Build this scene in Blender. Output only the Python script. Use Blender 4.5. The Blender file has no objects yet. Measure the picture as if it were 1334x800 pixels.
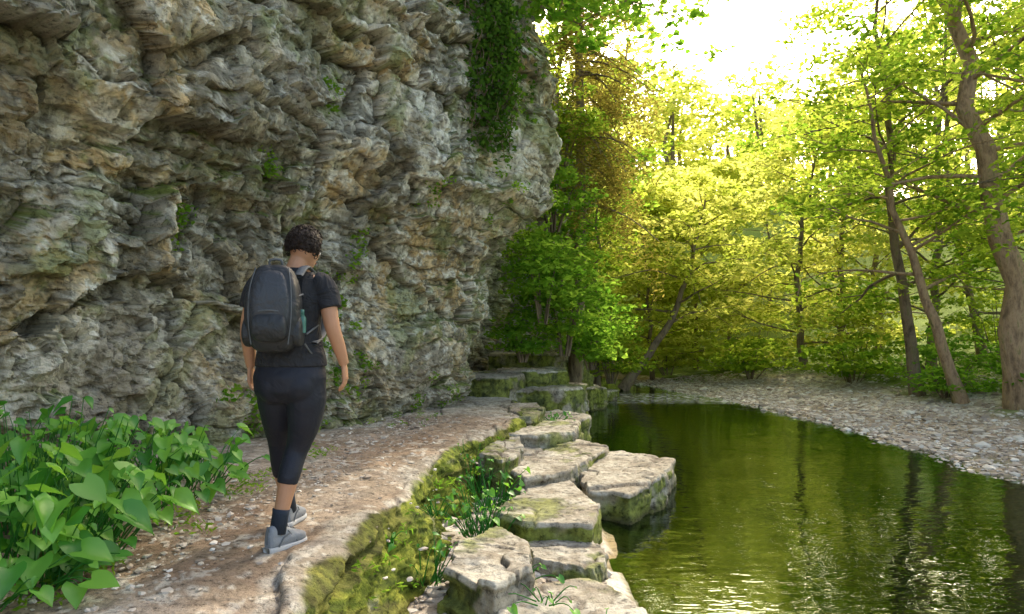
import bpy, bmesh, math, random
import numpy as np
from mathutils import Vector, Matrix
rng=np.random.default_rng(7); random.seed(7)
scene=bpy.context.scene

# ------------------------------------------------------------------ noise
def _h(ix,iy,iz,seed):
    n=(ix*374761393+iy*668265263+iz*1274126177+seed*974711)&0xffffffff
    n=((n^(n>>13))*1274126177)&0xffffffff
    n=n^(n>>16)
    return (n&0xffff)/65535.0
def vnoise(x,y,z=0.0,seed=0):
    x,y,z=np.broadcast_arrays(np.asarray(x,float),np.asarray(y,float),np.asarray(z,float))
    ix=np.floor(x).astype(np.int64);iy=np.floor(y).astype(np.int64);iz=np.floor(z).astype(np.int64)
    fx=x-ix;fy=y-iy;fz=z-iz
    fx=fx*fx*(3-2*fx);fy=fy*fy*(3-2*fy);fz=fz*fz*(3-2*fz)
    r=0
    for a in (0,1):
        for b in (0,1):
            for c in (0,1):
                w=(fx if a else 1-fx)*(fy if b else 1-fy)*(fz if c else 1-fz)
                r=r+w*_h(ix+a,iy+b,iz+c,seed)
    return r*2-1
def fbm(x,y,z=0.0,o=4,seed=0,g=.5):
    r=0;a=1;t=0
    for i in range(o):
        r=r+a*vnoise(np.asarray(x)*2.03**i,np.asarray(y)*2.03**i,np.asarray(z)*2.03**i+i*3.1,seed+i*17);t+=a;a*=g
    return r/t
def voro(x,y,seed=0):
    ix=np.floor(x).astype(np.int64);iy=np.floor(y).astype(np.int64)
    f1=np.full(x.shape,9.);f2=np.full(x.shape,9.);idr=np.zeros(x.shape);dx=np.zeros(x.shape);dy=np.zeros(x.shape);id2=np.zeros(x.shape);id3=np.zeros(x.shape)
    z0=np.zeros_like(ix)
    for a in (-1,0,1):
        for b in (-1,0,1):
            cx=ix+a;cy=iy+b
            px=cx+_h(cx,cy,z0,seed+1);py=cy+_h(cx,cy,z0,seed+2)
            ddx=x-px;ddy=y-py;d=np.sqrt(ddx**2+ddy**2)
            c=d<f1
            f2=np.where(c,f1,np.minimum(f2,d));f1=np.where(c,d,f1)
            idr=np.where(c,_h(cx,cy,z0,seed+3),idr);id2=np.where(c,_h(cx,cy,z0,seed+4),id2);id3=np.where(c,_h(cx,cy,z0,seed+5),id3)
            dx=np.where(c,ddx,dx);dy=np.where(c,ddy,dy)
    return f1,f2,idr,id2-.5,id3-.5,dx,dy
def bricks(Sw,Zw,w,h,seed):
    """bedded, jointed rock: random blocks in random courses -> offset, joint depth"""
    q=Zw/h;i=np.floor(q).astype(np.int64);fz=q-i;z0=np.zeros_like(i)
    p=Sw/w+_h(i,z0,z0,seed)*9;j=np.floor(p).astype(np.int64);j2=j>>1
    mrg=_h(i,j2,z0,seed+7)<.45
    fx=np.where(mrg,(p-2*j2)/2,p-j);jj=np.where(mrg,j2+100000,j);ww=np.where(mrg,2*w,w)
    r=_h(i,jj,z0,seed+1);r2=_h(i,jj,z0,seed+2)-.5;r3=_h(i,jj,z0,seed+3)-.5
    e=np.minimum(np.minimum(fx,1-fx)*ww,np.minimum(fz,1-fz)*h)
    return (r-.5)+r2*(fx-.5)*1.0+r3*(fz-.5)*.8,np.exp(-(e/.02)**2)
def sstep(t):
    t=np.clip(t,0,1);return t*t*(3-2*t)
def cramp(t,stops):
    p=[s[0] for s in stops];return np.stack([np.interp(t,p,[s[1][k] for s in stops]) for k in range(3)],-1)
def cmix(f,a,b):
    f=np.asarray(f)[...,None];return a*(1-f)+np.asarray(b)*f

# ------------------------------------------------------------------ mesh helpers
def mk(name,verts,faces,mat=None,smooth=True,parent=None,attrs=None,col=None):
    if not isinstance(faces,list): faces=[faces]
    verts=np.asarray(verts,np.float32)
    me=bpy.data.meshes.new(name)
    loops=np.concatenate([np.asarray(f,np.int32).ravel() for f in faces])
    tot=np.concatenate([np.full(len(f),np.asarray(f).shape[1],np.int32) for f in faces])
    start=np.concatenate([[0],np.cumsum(tot)[:-1]]).astype(np.int32)
    me.vertices.add(len(verts));me.vertices.foreach_set('co',verts.ravel())
    me.loops.add(len(loops));me.loops.foreach_set('vertex_index',loops)
    me.polygons.add(len(tot));me.polygons.foreach_set('loop_start',start);me.polygons.foreach_set('loop_total',tot)
    if attrs:
        for k,v in attrs.items():
            a=me.attributes.new(k,'FLOAT','POINT');a.data.foreach_set('value',np.asarray(v,np.float32).ravel())
    if col is not None:
        c=np.ones((len(verts),4),np.float32);c[:,:3]=np.clip(col.reshape(-1,3),0,1)
        a=me.attributes.new('tone','FLOAT_COLOR','POINT');a.data.foreach_set('color',c.ravel())
    me.update(calc_edges=True);me.validate()
    me.polygons.foreach_set('use_smooth',np.full(len(me.polygons),smooth))
    ob=bpy.data.objects.new(name,me);scene.collection.objects.link(ob)
    if mat: me.materials.append(mat)
    if parent: ob.parent=parent
    return ob
def empty(name,loc=(0,0,0)):
    e=bpy.data.objects.new(name,None);e.location=loc;scene.collection.objects.link(e);return e
def gridfaces(nu,nv,off=0,wrap=False):
    i=np.arange(nu-1)[:,None];j=np.arange(nv-(0 if wrap else 1))[None,:]
    a=i*nv+j;b=i*nv+(j+1)%nv;c=(i+1)*nv+(j+1)%nv;d=(i+1)*nv+j
    return np.stack([a,b,c,d],-1).reshape(-1,4)+off
class Acc:
    def __init__(s): s.v=[];s.f=[];s.n=0;s.a=[]
    def add(s,v,f,a=None):
        v=np.asarray(v,float);s.v.append(v);s.f.append(np.asarray(f)+s.n);s.n+=len(v)
        s.a.append(np.full(len(v),0. if a is None else a) if np.isscalar(a) or a is None else a)
    def make(s,name,mat,**k):
        ks={}
        for f in s.f: ks.setdefault(f.shape[1],[]).append(f)
        return mk(name,np.concatenate(s.v),[np.concatenate(x) for x in ks.values()],mat,attrs={'var':np.concatenate(s.a)},**k)
def tube(pts,rad,n=7,caps=False,noise=0,flat=1.0,ref=None):
    pts=np.asarray(pts,float);rad=np.broadcast_to(np.asarray(rad,float),(len(pts),))
    t=np.gradient(pts,axis=0);t/=np.linalg.norm(t,axis=1)[:,None]+1e-9
    if ref is None: ref=np.array([1,0,0.]) if abs(t[:,0]).mean()<.8 else np.array([0,1,0.])
    a=np.cross(t,ref);a/=np.linalg.norm(a,axis=1)[:,None]+1e-9;b=np.cross(a,t)
    th=np.linspace(0,2*np.pi,n,endpoint=False)
    r=rad[:,None]*(1+noise*rng.normal(size=(len(pts),n)))
    v=pts[:,None]+r[...,None]*(np.cos(th)[None,:,None]*a[:,None]*flat+np.sin(th)[None,:,None]*b[:,None])
    v=v.reshape(-1,3);f=gridfaces(len(pts),n,wrap=True)
    if caps:
        k=len(v);v=np.concatenate([v,pts[:1],pts[-1:]])
        j=np.arange(n);c1=np.stack([np.full(n,k),(j+1)%n,j],-1);m=(len(pts)-1)*n
        c2=np.stack([np.full(n,k+1),m+j,m+(j+1)%n],-1)
        return v,f,np.concatenate([c1,c2])
    return v,f
def smoothpts(p,n):
    p=np.asarray(p,float);d=np.r_[0,np.cumsum(np.linalg.norm(np.diff(p,axis=0),axis=1))]
    P=np.vstack([2*p[0]-p[1],p,2*p[-1]-p[-2]])
    out=[]
    for s in np.linspace(0,d[-1],n):
        i=min(np.searchsorted(d,s,side='right')-1,len(p)-2);t=(s-d[i])/(d[i+1]-d[i])
        p0,p1,p2,p3=P[i],P[i+1],P[i+2],P[i+3]
        out.append(.5*((2*p1)+(-p0+p2)*t+(2*p0-5*p1+4*p2-p3)*t*t+(-p0+3*p1-3*p2+p3)*t**3))
    return np.array(out)

# ------------------------------------------------------------------ materials
class M:
    def __init__(s,name):
        s.m=bpy.data.materials.new(name);s.m.use_nodes=True;s.nt=s.m.node_tree;s.nt.nodes.clear()
        s.out=s.n('OutputMaterial')
    def n(s,t,**k):
        nd=s.nt.nodes.new('ShaderNode'+t)
        for a,b in k.items(): setattr(nd,a,b)
        return nd
    def l(s,a,b): s.nt.links.new(a,b)
    def setin(s,nd,key,v):
        if isinstance(v,bpy.types.NodeSocket): s.l(v,nd.inputs[key])
        else: nd.inputs[key].default_value=v
    def coord(s,scale=(1,1,1),rot=(0,0,0)):
        c=s.n('TexCoord');mp=s.n('Mapping');s.l(c.outputs['Object'],mp.inputs[0]);mp.inputs['Scale'].default_value=scale;mp.inputs['Rotation'].default_value=rot
        return mp.outputs[0]
    def noise(s,scale,detail=5,rough=.6,co=None,dist=0):
        nd=s.n('TexNoise');nd.inputs['Scale'].default_value=scale;nd.inputs['Detail'].default_value=detail;nd.inputs['Roughness'].default_value=rough;nd.inputs['Distortion'].default_value=dist
        s.l(co if co is not None else s.coord(),nd.inputs['Vector']);return nd.outputs['Fac']
    def ramp(s,f,stops,interp='LINEAR'):
        nd=s.n('ValToRGB');cr=nd.color_ramp;cr.interpolation=interp
        while len(cr.elements)<len(stops): cr.elements.new(.5)
        for e,(p,c) in zip(cr.elements,stops):
            e.position=p;e.color=(c,c,c,1) if np.isscalar(c) else (*c,1)
        s.l(f,nd.inputs[0]);return nd.outputs[0]
    def mix(s,f,a,b,mode='MIX'):
        nd=s.n('Mix',data_type='RGBA',blend_type=mode)
        for k,v in ((0,f),(6,a),(7,b)):
            if isinstance(v,bpy.types.NodeSocket): s.l(v,nd.inputs[k])
            elif k==0: nd.inputs[0].default_value=v
            else: nd.inputs[k].default_value=(*v,1) if not np.isscalar(v) else (v,v,v,1)
        return nd.outputs[2]
    def math(s,op,a,b=0.):
        nd=s.n('Math',operation=op)
        for i,v in enumerate((a,b)):
            if isinstance(v,bpy.types.NodeSocket): s.l(v,nd.inputs[i])
            else: nd.inputs[i].default_value=v
        return nd.outputs[0]
    def attr(s,name,out='Fac'): nd=s.n('Attribute',attribute_name=name);return nd.outputs[out]
    def bump(s,h,dist=.02,strength=1,nrm=None):
        nd=s.n('Bump');nd.inputs['Distance'].default_value=dist;nd.inputs['Strength'].default_value=strength
        s.l(h,nd.inputs['Height'])
        if nrm is not None: s.l(nrm,nd.inputs['Normal'])
        return nd.outputs[0]
    def pos(s):
        g=s.n('NewGeometry');x=s.n('SeparateXYZ');s.l(g.outputs['Position'],x.inputs[0]);return x.outputs
    def princ(s,col,rough=.8,nrm=None,spec=.3,**k):
        p=s.n('BsdfPrincipled')
        s.setin(p,'Base Color',col if isinstance(col,bpy.types.NodeSocket) else (*col,1));s.setin(p,'Roughness',rough);p.inputs['Specular IOR Level'].default_value=spec
        for a,b in k.items(): s.setin(p,a,b)
        if nrm is not None: s.l(nrm,p.inputs['Normal'])
        s.l(p.outputs[0],s.out.inputs[0]);return s.m
def m_rock(name,fs,bs,bd,spec=.15,sc=(1,1,1)):
    m=M(name);co=m.coord(sc)
    f=m.noise(fs,5,.78,co)
    c=m.mix(1.,m.attr('tone','Color'),m.ramp(f,[(.36,.34),(.47,.98),(.60,1.15),(.68,1.4)]),'MULTIPLY')
    h=m.noise(bs,6,.78,co)
    return m.princ(c,.93,m.bump(h,bd,1),spec)
def m_water():
    m=M('river_water')
    h=m.math('ADD',m.noise(1.1,2,.5,m.coord((1,1,1)),.4),m.math('MULTIPLY',m.noise(7,2,.6,m.coord((.7,1.5,1)),.4),.20))
    nrm=m.bump(h,.020,.8)
    fr=m.n('Fresnel');fr.inputs['IOR'].default_value=1.75;m.l(nrm,fr.inputs['Normal'])
    tr=m.n('BsdfTransparent');tr.inputs[0].default_value=(.42,.60,.24,1)
    gl=m.n('BsdfGlossy');gl.inputs['Roughness'].default_value=.015;gl.inputs[0].default_value=(.86,1,.86,1);m.l(nrm,gl.inputs['Normal'])
    mx=m.n('MixShader');m.l(fr.outputs[0],mx.inputs[0]);m.l(tr.outputs[0],mx.inputs[1]);m.l(gl.outputs[0],mx.inputs[2])
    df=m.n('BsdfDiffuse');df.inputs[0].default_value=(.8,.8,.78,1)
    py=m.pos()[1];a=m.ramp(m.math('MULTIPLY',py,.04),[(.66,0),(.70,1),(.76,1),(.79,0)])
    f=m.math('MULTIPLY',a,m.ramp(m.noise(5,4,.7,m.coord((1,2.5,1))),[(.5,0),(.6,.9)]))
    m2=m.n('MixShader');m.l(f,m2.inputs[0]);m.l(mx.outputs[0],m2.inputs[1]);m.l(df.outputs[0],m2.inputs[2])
    m.l(m2.outputs[0],m.out.inputs[0]);return m.m
def m_leaf(name,dark,light,tdark,tlight,tw=.55,gloss=0):
    m=M(name);v=m.attr('var')
    c=m.ramp(v,[(0,dark),(1,light)]);t=m.ramp(v,[(0,tdark),(1,tlight)])
    d=m.n('BsdfDiffuse');m.l(c,d.inputs[0]);tr=m.n('BsdfTranslucent');m.l(t,tr.inputs[0])
    mx=m.n('MixShader');mx.inputs[0].default_value=tw;m.l(d.outputs[0],mx.inputs[1]);m.l(tr.outputs[0],mx.inputs[2]);o=mx.outputs[0]
    if gloss:
        g=m.n('BsdfGlossy');g.inputs['Roughness'].default_value=.4;m2=m.n('MixShader');m2.inputs[0].default_value=gloss
        m.l(o,m2.inputs[1]);m.l(g.outputs[0],m2.inputs[2]);o=m2.outputs[0]
    m.l(o,m.out.inputs[0]);return m.m
def m_bark(name,a,b):
    m=M(name);co=m.coord((1,1,.35));n=m.noise(9,4,.7,co)
    c=m.ramp(n,[(.3,a),(.55,b),(.7,(.15,.16,.06))])
    return m.princ(c,.9,m.bump(n,.05,1),.2)
def m_fab(name,col,rough=.85,bs=60,bd=.004,wr=6,wd=.02):
    m=M(name)
    n1=m.bump(m.noise(wr,3,.55,None,.8),wd,.8)
    n2=m.bump(m.noise(bs,2,.5),bd,.6,n1)
    c=m.mix(m.noise(5,3,.6),tuple(x*.7 for x in col),tuple(x*1.35 for x in col))
    return m.princ(c,rough,n2,.35)

MC=m_rock('limestone_cliff',12,7,.06,sc=(1,1,1.4));MP=m_rock('footpath_rock',24,12,.04);MS=m_rock('slab_stone',16,10,.04,.22);MG=m_rock('ground_gravel',14,9,.03,.2);MW=m_water()
ML_mid=m_leaf('beech_leaves',(.05,.11,.012),(.17,.27,.03),(.15,.36,.02),(.70,.80,.09),.62)
ML_far=m_leaf('glow_tinted_leaves',(.11,.17,.02),(.28,.33,.06),(.46,.60,.05),(.98,.93,.25),.68)  # far leaves: distance haze and sun glow put into a paler, yellower colour
ML_green=m_leaf('shrub_leaves',(.05,.12,.015),(.15,.27,.03),(.18,.46,.03),(.54,.80,.09),.52)
ML_dark=m_leaf('ivy_leaves',(.025,.065,.012),(.09,.17,.025),(.07,.20,.015),(.24,.46,.04),.4)
ML_plant=m_leaf('herb_leaves',(.04,.18,.025),(.16,.38,.05),(.10,.44,.03),(.36,.72,.07),.38,.035)
ML_needle=m_leaf('spruce_needles',(.09,.10,.02),(.26,.21,.06),(.22,.24,.03),(.58,.48,.10),.45)
MB=m_bark('bark',(.07,.055,.04),(.24,.18,.125))
MB2=m_bark('bark_light',(.15,.10,.065),(.42,.29,.18))

# ------------------------------------------------------------------ terrain
ry=[-200,-10,3,8,10,14,18,20,22,26,30,34,200]
rl=[.9,.8,.72,.75,1.0,1.25,2.3,2.6,2.6,1.2,-3,-12,-400]
rr=[9,8,6.6,6.2,6.1,6.05,5.5,4.9,4.4,3.6,0,-8,-396]
def XL(y): return np.interp(y,ry,rl)
def XR(y): return np.interp(y,ry,rr)
def ground_h(x,y):
    jit=.35*fbm(x*.6,y*.6,0,3,5)
    dl=x-XL(y)+jit*.4;dr=XR(y)-x+jit
    h=-.55*sstep(np.minimum(dl,dr)/1.8)
    left=.03+.06*sstep(-dl/.5)+.5*sstep(-dl/1.2)*sstep((y-11)/2)
    e=-dr
    right=.02+.22*sstep(e/3.)+.35*sstep((e-2.5)/3)+np.clip(e-8,0,40)*.22
    h=np.where(dl<0,left,h);h=np.where((dr<0)&(dl>=0),right,h)
    h=h+np.where(h>0,1,.35)*.05*fbm(x*1.5,y*1.5,0,4,8)+np.clip(y-34,0,60)*.06
    return h
xs=np.r_[np.linspace(-220,-8,14),np.arange(-5,14,.06),np.linspace(14.3,40,40),np.linspace(50,260,14)]
ys=np.r_[np.linspace(-80,0,16),np.arange(1,26,.07),np.linspace(26.5,60,50),np.linspace(70,300,14)]
GX,GY=np.meshgrid(xs,ys,indexing='ij')
GZ=ground_h(GX,GY)
e=GX-XR(GY)
veg=sstep((e-3.2+1.2*fbm(GX*.7,GY*.7,0,3,3))/1.2);veg=np.maximum(veg,sstep((GY-21)/2)*(GZ>.1))
veg=np.maximum(veg,sstep((XL(GY)-GX-.2)/.6)*sstep((GY-11)/2))
wet=sstep((.05-GZ)/.07)
f1,f2,pid,_,_,_,_=voro(GX*8,GY*8,71)
gc=cramp(pid,[(0,(.32,.26,.20)),(.5,(.50,.43,.36)),(1,(.68,.62,.54))])
soil=cramp(fbm(GX*2,GY*2,0,4,72),[(-.5,(.26,.19,.13)),(.5,(.44,.35,.27))])
gc=cmix(sstep((fbm(GX*.7,GY*.7,0,5,73)+.05)/.2)*.8,gc,soil)
gc=cmix(veg,gc,cramp(fbm(GX*3,GY*3,0,4,74),[(-.5,(.07,.12,.012)),(.5,(.20,.27,.04))]))
gc=cmix(sstep((GY-26)/10)*.7,gc,(.24,.28,.05))
gc=cmix(wet,gc,cramp(fbm(GX*1.5,GY*1.5,0,5,75),[(-.5,(.05,.075,.015)),(.1,(.12,.12,.03)),(.5,(.28,.20,.07))]))
deep=sstep((-GZ-.10)/.3);gc=cmix(deep*.85,gc,(.035,.075,.02))
mk('ground',np.stack([GX,GY,GZ],-1).reshape(-1,3),gridfaces(*GX.shape),MG,col=gc)
mk('river_water',[(-60,-60,0),(40,-60,0),(40,50,0),(-60,50,0)],np.array([[0,1,2,3]]),MW,False)

# ------------------------------------------------------------------ cliff
poly=smoothpts([(-7.5,-4),(-5.6,1.5),(-4.6,3.6),(-3.75,5),(-3.05,6.6),(-2.35,8.0),(-1.45,9.4),(-.75,10.5),(-.75,11.6),(-1.2,13),(-.9,15),(.1,17.2),(1.2,18.8),(1.8,20.3),(1.5,23),(-1.5,27),(-8,32)],900)
d=np.r_[0,np.cumsum(np.linalg.norm(np.diff(poly,axis=0),axis=1))]
sc=np.r_[np.arange(0,5,.12),np.arange(5,18.2,.020),np.arange(18.2,d[-1],.08)]
px=np.interp(sc,d,poly[:,0]);py=np.interp(sc,d,poly[:,1])
tx=np.gradient(px,sc);ty=np.gradient(py,sc)
k=np.ones(25)/25
txs=np.convolve(np.pad(tx,12,'edge'),k,'valid');tys=np.convolve(np.pad(ty,12,'edge'),k,'valid')
L=np.hypot(txs,tys);nxv=tys/L;nyv=-txs/L
zt=np.r_[np.linspace(0,.54,440,endpoint=False),np.linspace(.54,1,70)]
zmax=np.interp(sc,[0,17,19,24,60],[15,15,12,7.5,8])
S,T=np.meshgrid(sc,zt,indexing='ij')
Z=.3+T*zmax[:,None]
def cliffdisp(S,Z):
    Sw=S+.26*fbm(S*.6,Z*.6,1,3,1)+.05*fbm(S*5,Z*5,2,3,9)
    dip=np.interp(S,[0,9,13,16,60],[.12,.10,.05,0,0])
    Zw=Z+.30*fbm(S*.55,Z*.5,3,4,2)+.03*fbm(S*5,Z*5,4,3,3)
    Zd=Zw+dip*(S-14)
    prof=np.interp(Zw,[0,.7,1.6,2.4,2.9,3.15,3.3,3.6,3.75,4.6,5.3,5.5,7,10,13,16],[.15,0,.16,.22,.24,.42,.50,.62,.88,1.05,.98,1.15,1.1,.9,.3,-2.5])
    w=np.interp(S,[0,8,11,14,15.5,17.5,22,60],[.5,.6,.7,.85,1.0,1.05,.5,.5])
    D=prof*w+.38*fbm(S*.38,Z*.42,5,3,4)
    bw=np.interp(S,[0,10,13.5,60],[.40,.5,1.,1.]);vw=np.interp(S,[0,11,15,60],[1.1,1.0,.45,.45])
    up=sstep((Z-3.3)/1)*.45+.75
    f1,f2,a,b,c,dx,dy=voro(Sw*.6+.25*Zw,Zw*.7-.1*Sw,11)
    D+=vw*((a-.5)*.56+b*dx*.6+c*dy*.45-.06*np.exp(-((f2-f1)/.02)**2))*up;bid=a-.5
    Zb=Zd+.22*vnoise(Z*0,Z*1.7,0,81)
    o,cr=bricks(Sw+.25*Zw,Zb,.95,.66,101);D+=(bw*.8+.2)*(o*.28-.04*cr)*up;bid=bid+o
    f1,f2,a,b,c,dx,dy=voro(Sw*1.7-.2*Zw,Zw*1.9+.1*Sw,12)
    D+=vw*((a-.5)*.24+b*dx*.42+c*dy*.32-.03*np.exp(-((f2-f1)/.025)**2));bid=bid+(a-.5)*.7
    o,cr=bricks(Sw,Zb+.05*vnoise(S*2,Z*2,0,82),.42,.21,111);D+=bw*(o*.14-.03*cr)
    f1,f2,a,b,c,dx,dy=voro(Sw*4.4+.5*Zw,Zw*5,13)
    D+=vw*((a-.5)*.085+b*dx*.15+c*dy*.12-.012*np.exp(-((f2-f1)/.05)**2))
    f1,f2,a,b,c,dx,dy=voro(Sw*10+Zw,Zw*12,15)
    D+=vw*((a-.5)*.03+b*dx*.05+c*dy*.05)
    o,cr=bricks(Sw*1.0+.2*Z,Zb+.03*vnoise(S*6,Z*6,0,83),.17,.085,121);D+=bw*(o*.05-.012*cr)
    D+=.022*fbm(S*7,Z*8,6,4,6)
    return D,bid
D,bid=cliffdisp(S,Z)
def blur(A,r):
    c=np.cumsum(np.pad(A,((r+1,r),(0,0)),'edge'),0);A=(c[2*r+1:]-c[:-2*r-1])/(2*r+1)
    c=np.cumsum(np.pad(A,((0,0),(r+1,r)),'edge'),1);return (c[:,2*r+1:]-c[:,:-2*r-1])/(2*r+1)
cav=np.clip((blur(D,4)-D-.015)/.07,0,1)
CX=px[:,None]+nxv[:,None]*D;CY=py[:,None]+nyv[:,None]*D
CZ=Z+.06*fbm(S*2.5,D*7,0,3,61)+.03*fbm(S*8,D*18,0,2,62)   # breaks up the undersides of the ledges
dDz=np.gradient(D,axis=1)/np.gradient(Z,axis=1)
SX=S+D*.8   # rock colour in a frame that also varies across the ledge undersides
n1=fbm(S*.55+D,Z*.7,9,5,201,.6)+.5*bid*.5
cc=cramp(n1,[(-.55,(.42,.42,.37)),(-.25,(.56,.54,.47)),(-.02,(.66,.62,.51)),(.13,(.67,.56,.36)),(.25,(.54,.40,.21)),(.4,(.51,.49,.41))])
n2=fbm(SX*3,Z*4.,D*3,6,202,.7);cc=cmix(sstep((n2-.04)/.14)*.8,cc,(.74,.73,.65))
n3=fbm(SX*1.4,Z*1.7,D*2,7,203,.72);cc=cmix(sstep((n3-.07)/.12)*.82,cc,(.22,.215,.175))
n4=fbm(SX*9,Z*10,D*9,5,204,.75);cc=cmix(sstep((n4-.08)/.12)*.75,cc,(.17,.165,.13))
n4=fbm(SX*6,Z*6.5,D*6,6,214,.75);cc=cmix(sstep((n4-.15)/.10)*.85,cc,(.81,.81,.74))
n5=fbm(SX*1.7,Z*1.5,D*2,6,205,.72);cc=cmix(sstep((n5-.04)/.14)*.6,cc,(.25,.30,.11))
st=fbm(S*2.6,Z*.35,9,4,206);cc=cmix(sstep((st-.14)/.15)*.6,cc,(.17,.16,.125))
low=sstep((2.0-Z+.6*fbm(S,Z,3,3,9))/.9);cc=cmix(low*.33,cc,(.47,.36,.24))
cc=cmix(cav*.65,cc,(.10,.085,.06))  # crevice dirt together with occlusion-like shade painted into the rock colour
mossA=sstep((-dDz-.8)/1.2)*sstep((fbm(S*.9,Z*.9,3,4,31)+.10)/.25)*.85
mossA=np.maximum(mossA,sstep((.95-Z+.3*fbm(S,Z,1,3,7))/.4)*.3)
cc=cmix(mossA,cc,(.13,.18,.03))
cliffP=np.stack([CX,CY,CZ],-1)
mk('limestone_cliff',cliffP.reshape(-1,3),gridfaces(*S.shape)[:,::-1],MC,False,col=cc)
def on_cliff(s,z):
    i=int(np.clip(np.searchsorted(sc,s),0,len(sc)-1));j=int(np.argmin(abs(Z[i]-z)));return cliffP[i,j],np.array([nxv[i],nyv[i],0])

# ------------------------------------------------------------------ footpath with mossy retaining edge
ey=[-3,.5,2.5,3.8,5,6.4,7.4,8.2,9,10,11.2,12.5,15]
ex=[-.98,-.95,-.92,-.84,-.76,-.62,-.38,-.05,.15,.22,.1,-.2,-.9]
yy=np.arange(-2,14.5,.026)
edge=np.interp(yy,ey,ex);edge=np.convolve(np.pad(edge,10,'edge'),np.ones(21)/21,'valid')
edge=edge+.05*fbm(yy*1.2,0*yy,0,3,41)+.04*np.round(2*vnoise(yy*2.3,0*yy,0,42))/2+.025*fbm(yy*7,0*yy,0,4,40,.7)
nt=190;nw=64
left=np.interp(yy,[-3,5,8,11,15],[-7,-5.,-3.4,-2,-3])
tt=np.linspace(0,1,nt)**.7
PX=left[:,None]+(edge-left)[:,None]*tt
PY=np.repeat(yy[:,None],nt,1)
def pathbase(x,y):
    dist=np.interp(y,ey,ex)-x
    return .65+.035*fbm(x*1.3,y*1.3,0,4,43)+.09*sstep((dist-1.15-.2*fbm(x,y,0,2,2))/.5)*sstep((6-y)/2)
PZ=pathbase(PX,PY)+.018*fbm(PX*7,PY*7,0,4,44)
f1,f2,a,b,c,dx,dy=voro(PX*1.3+.25*fbm(PX*2,PY*2,0,3,1),PY*.85+.2*fbm(PX*3,PY*3,1,3,1),45)
dist=edge[:,None]-PX
stone=np.clip(sstep((.45-dist+.6*fbm(PX*1.2,PY*1.2,0,4,46))/.4),0,1)
stone=np.maximum(stone,sstep((PY-7.4+.6*fbm(PX,PY,0,3,4))/1)*.85)
PZ+=stone*((a-.5)*.06-.03*np.exp(-((f2-f1)/.03)**2)+b*dx*.05)
PZ-=.05*np.exp(-dist/.05)
wt=np.linspace(0,1,nw+1)[1:]
wz=PZ[:,-1:]-.70*wt
wx=edge[:,None]+.01+.24*wt**1.3+.07*fbm(PY[:,:1]*2.2,wt*2.5,0,4,47)*sstep(wt*6)
qq=wt*6+.4*vnoise(yy*1.3,0*yy,0,49)[:,None];wx=wx+.05*vnoise(yy[:,None]*2.5+np.floor(qq)*5,np.floor(qq),0,48)*sstep(wt*8)+.05*fbm(PY[:,:1]*14,wt*12,0,4,50,.7)
wy=np.repeat(yy[:,None],nw,1)
mt=np.clip(sstep((fbm(PX*2.5,PY*2.5,0,4,51)+.50-dist/.14)/.4),0,1)
mw=sstep((.70+.9*fbm(wy*1.6,wt[None]*2.4,0,4,52))/.35)
X=np.c_[PX,wx];Y=np.c_[PY,wy];ZZ=np.c_[PZ,wz]
mo=np.c_[mt,mw];stn=np.c_[stone,np.full_like(wx,.8)];PA=np.where(ZZ>.5,Y,Y+ZZ*3)
pc=cramp(fbm(X*1.2,PA*1.2,0,5,301,.6),[(-.5,(.27,.19,.13)),(0,(.40,.315,.235)),(.5,(.52,.44,.36))])
sc_=cramp(fbm(X*3,PA*3,0,5,302,.65),[(-.5,(.33,.295,.24)),(0,(.50,.455,.38)),(.5,(.64,.60,.52))])
pc=cmix(sstep((stn-.3)/.4)*.9,pc,sc_)
pc=cmix(sstep((fbm(X*.8,PA*.8,0,4,303)-.05)/.3)*.6,pc,(.30,.19,.11))
pc=cmix(sstep((fbm(X*2.6,PA*2.6,0,5,308,.7)-.04)/.15)*.5,pc,(.27,.22,.165))
pc=cmix(sstep((fbm(X*9,PA*9,0,4,304,.7)-.12)/.15)*.55,pc,(.22,.17,.125))
pc=cmix(sstep((fbm(X*12,PA*12,0,3,305,.7)-.24)/.12)*.6,pc,(.68,.64,.56))
pc=cmix(np.c_[stone*np.exp(-((f2-f1)/.03)**2),0*wx]*.6,pc,(.15,.11,.08))
mc=cramp(fbm(X*8,PA*8,ZZ*8,5,306,.75),[(-.3,(.05,.07,.012)),(0,(.15,.19,.025)),(.25,(.31,.33,.05))])
mc=cmix(sstep((fbm(X*2.2,PA*2.2,0,4,307)-.14)/.2)*.45,mc,(.13,.10,.05))
pc=cmix(mo,pc,mc)
mk('footpath',np.stack([X,Y,ZZ],-1).reshape(-1,3),gridfaces(*X.shape)[:,::-1],MP,col=pc)

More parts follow.
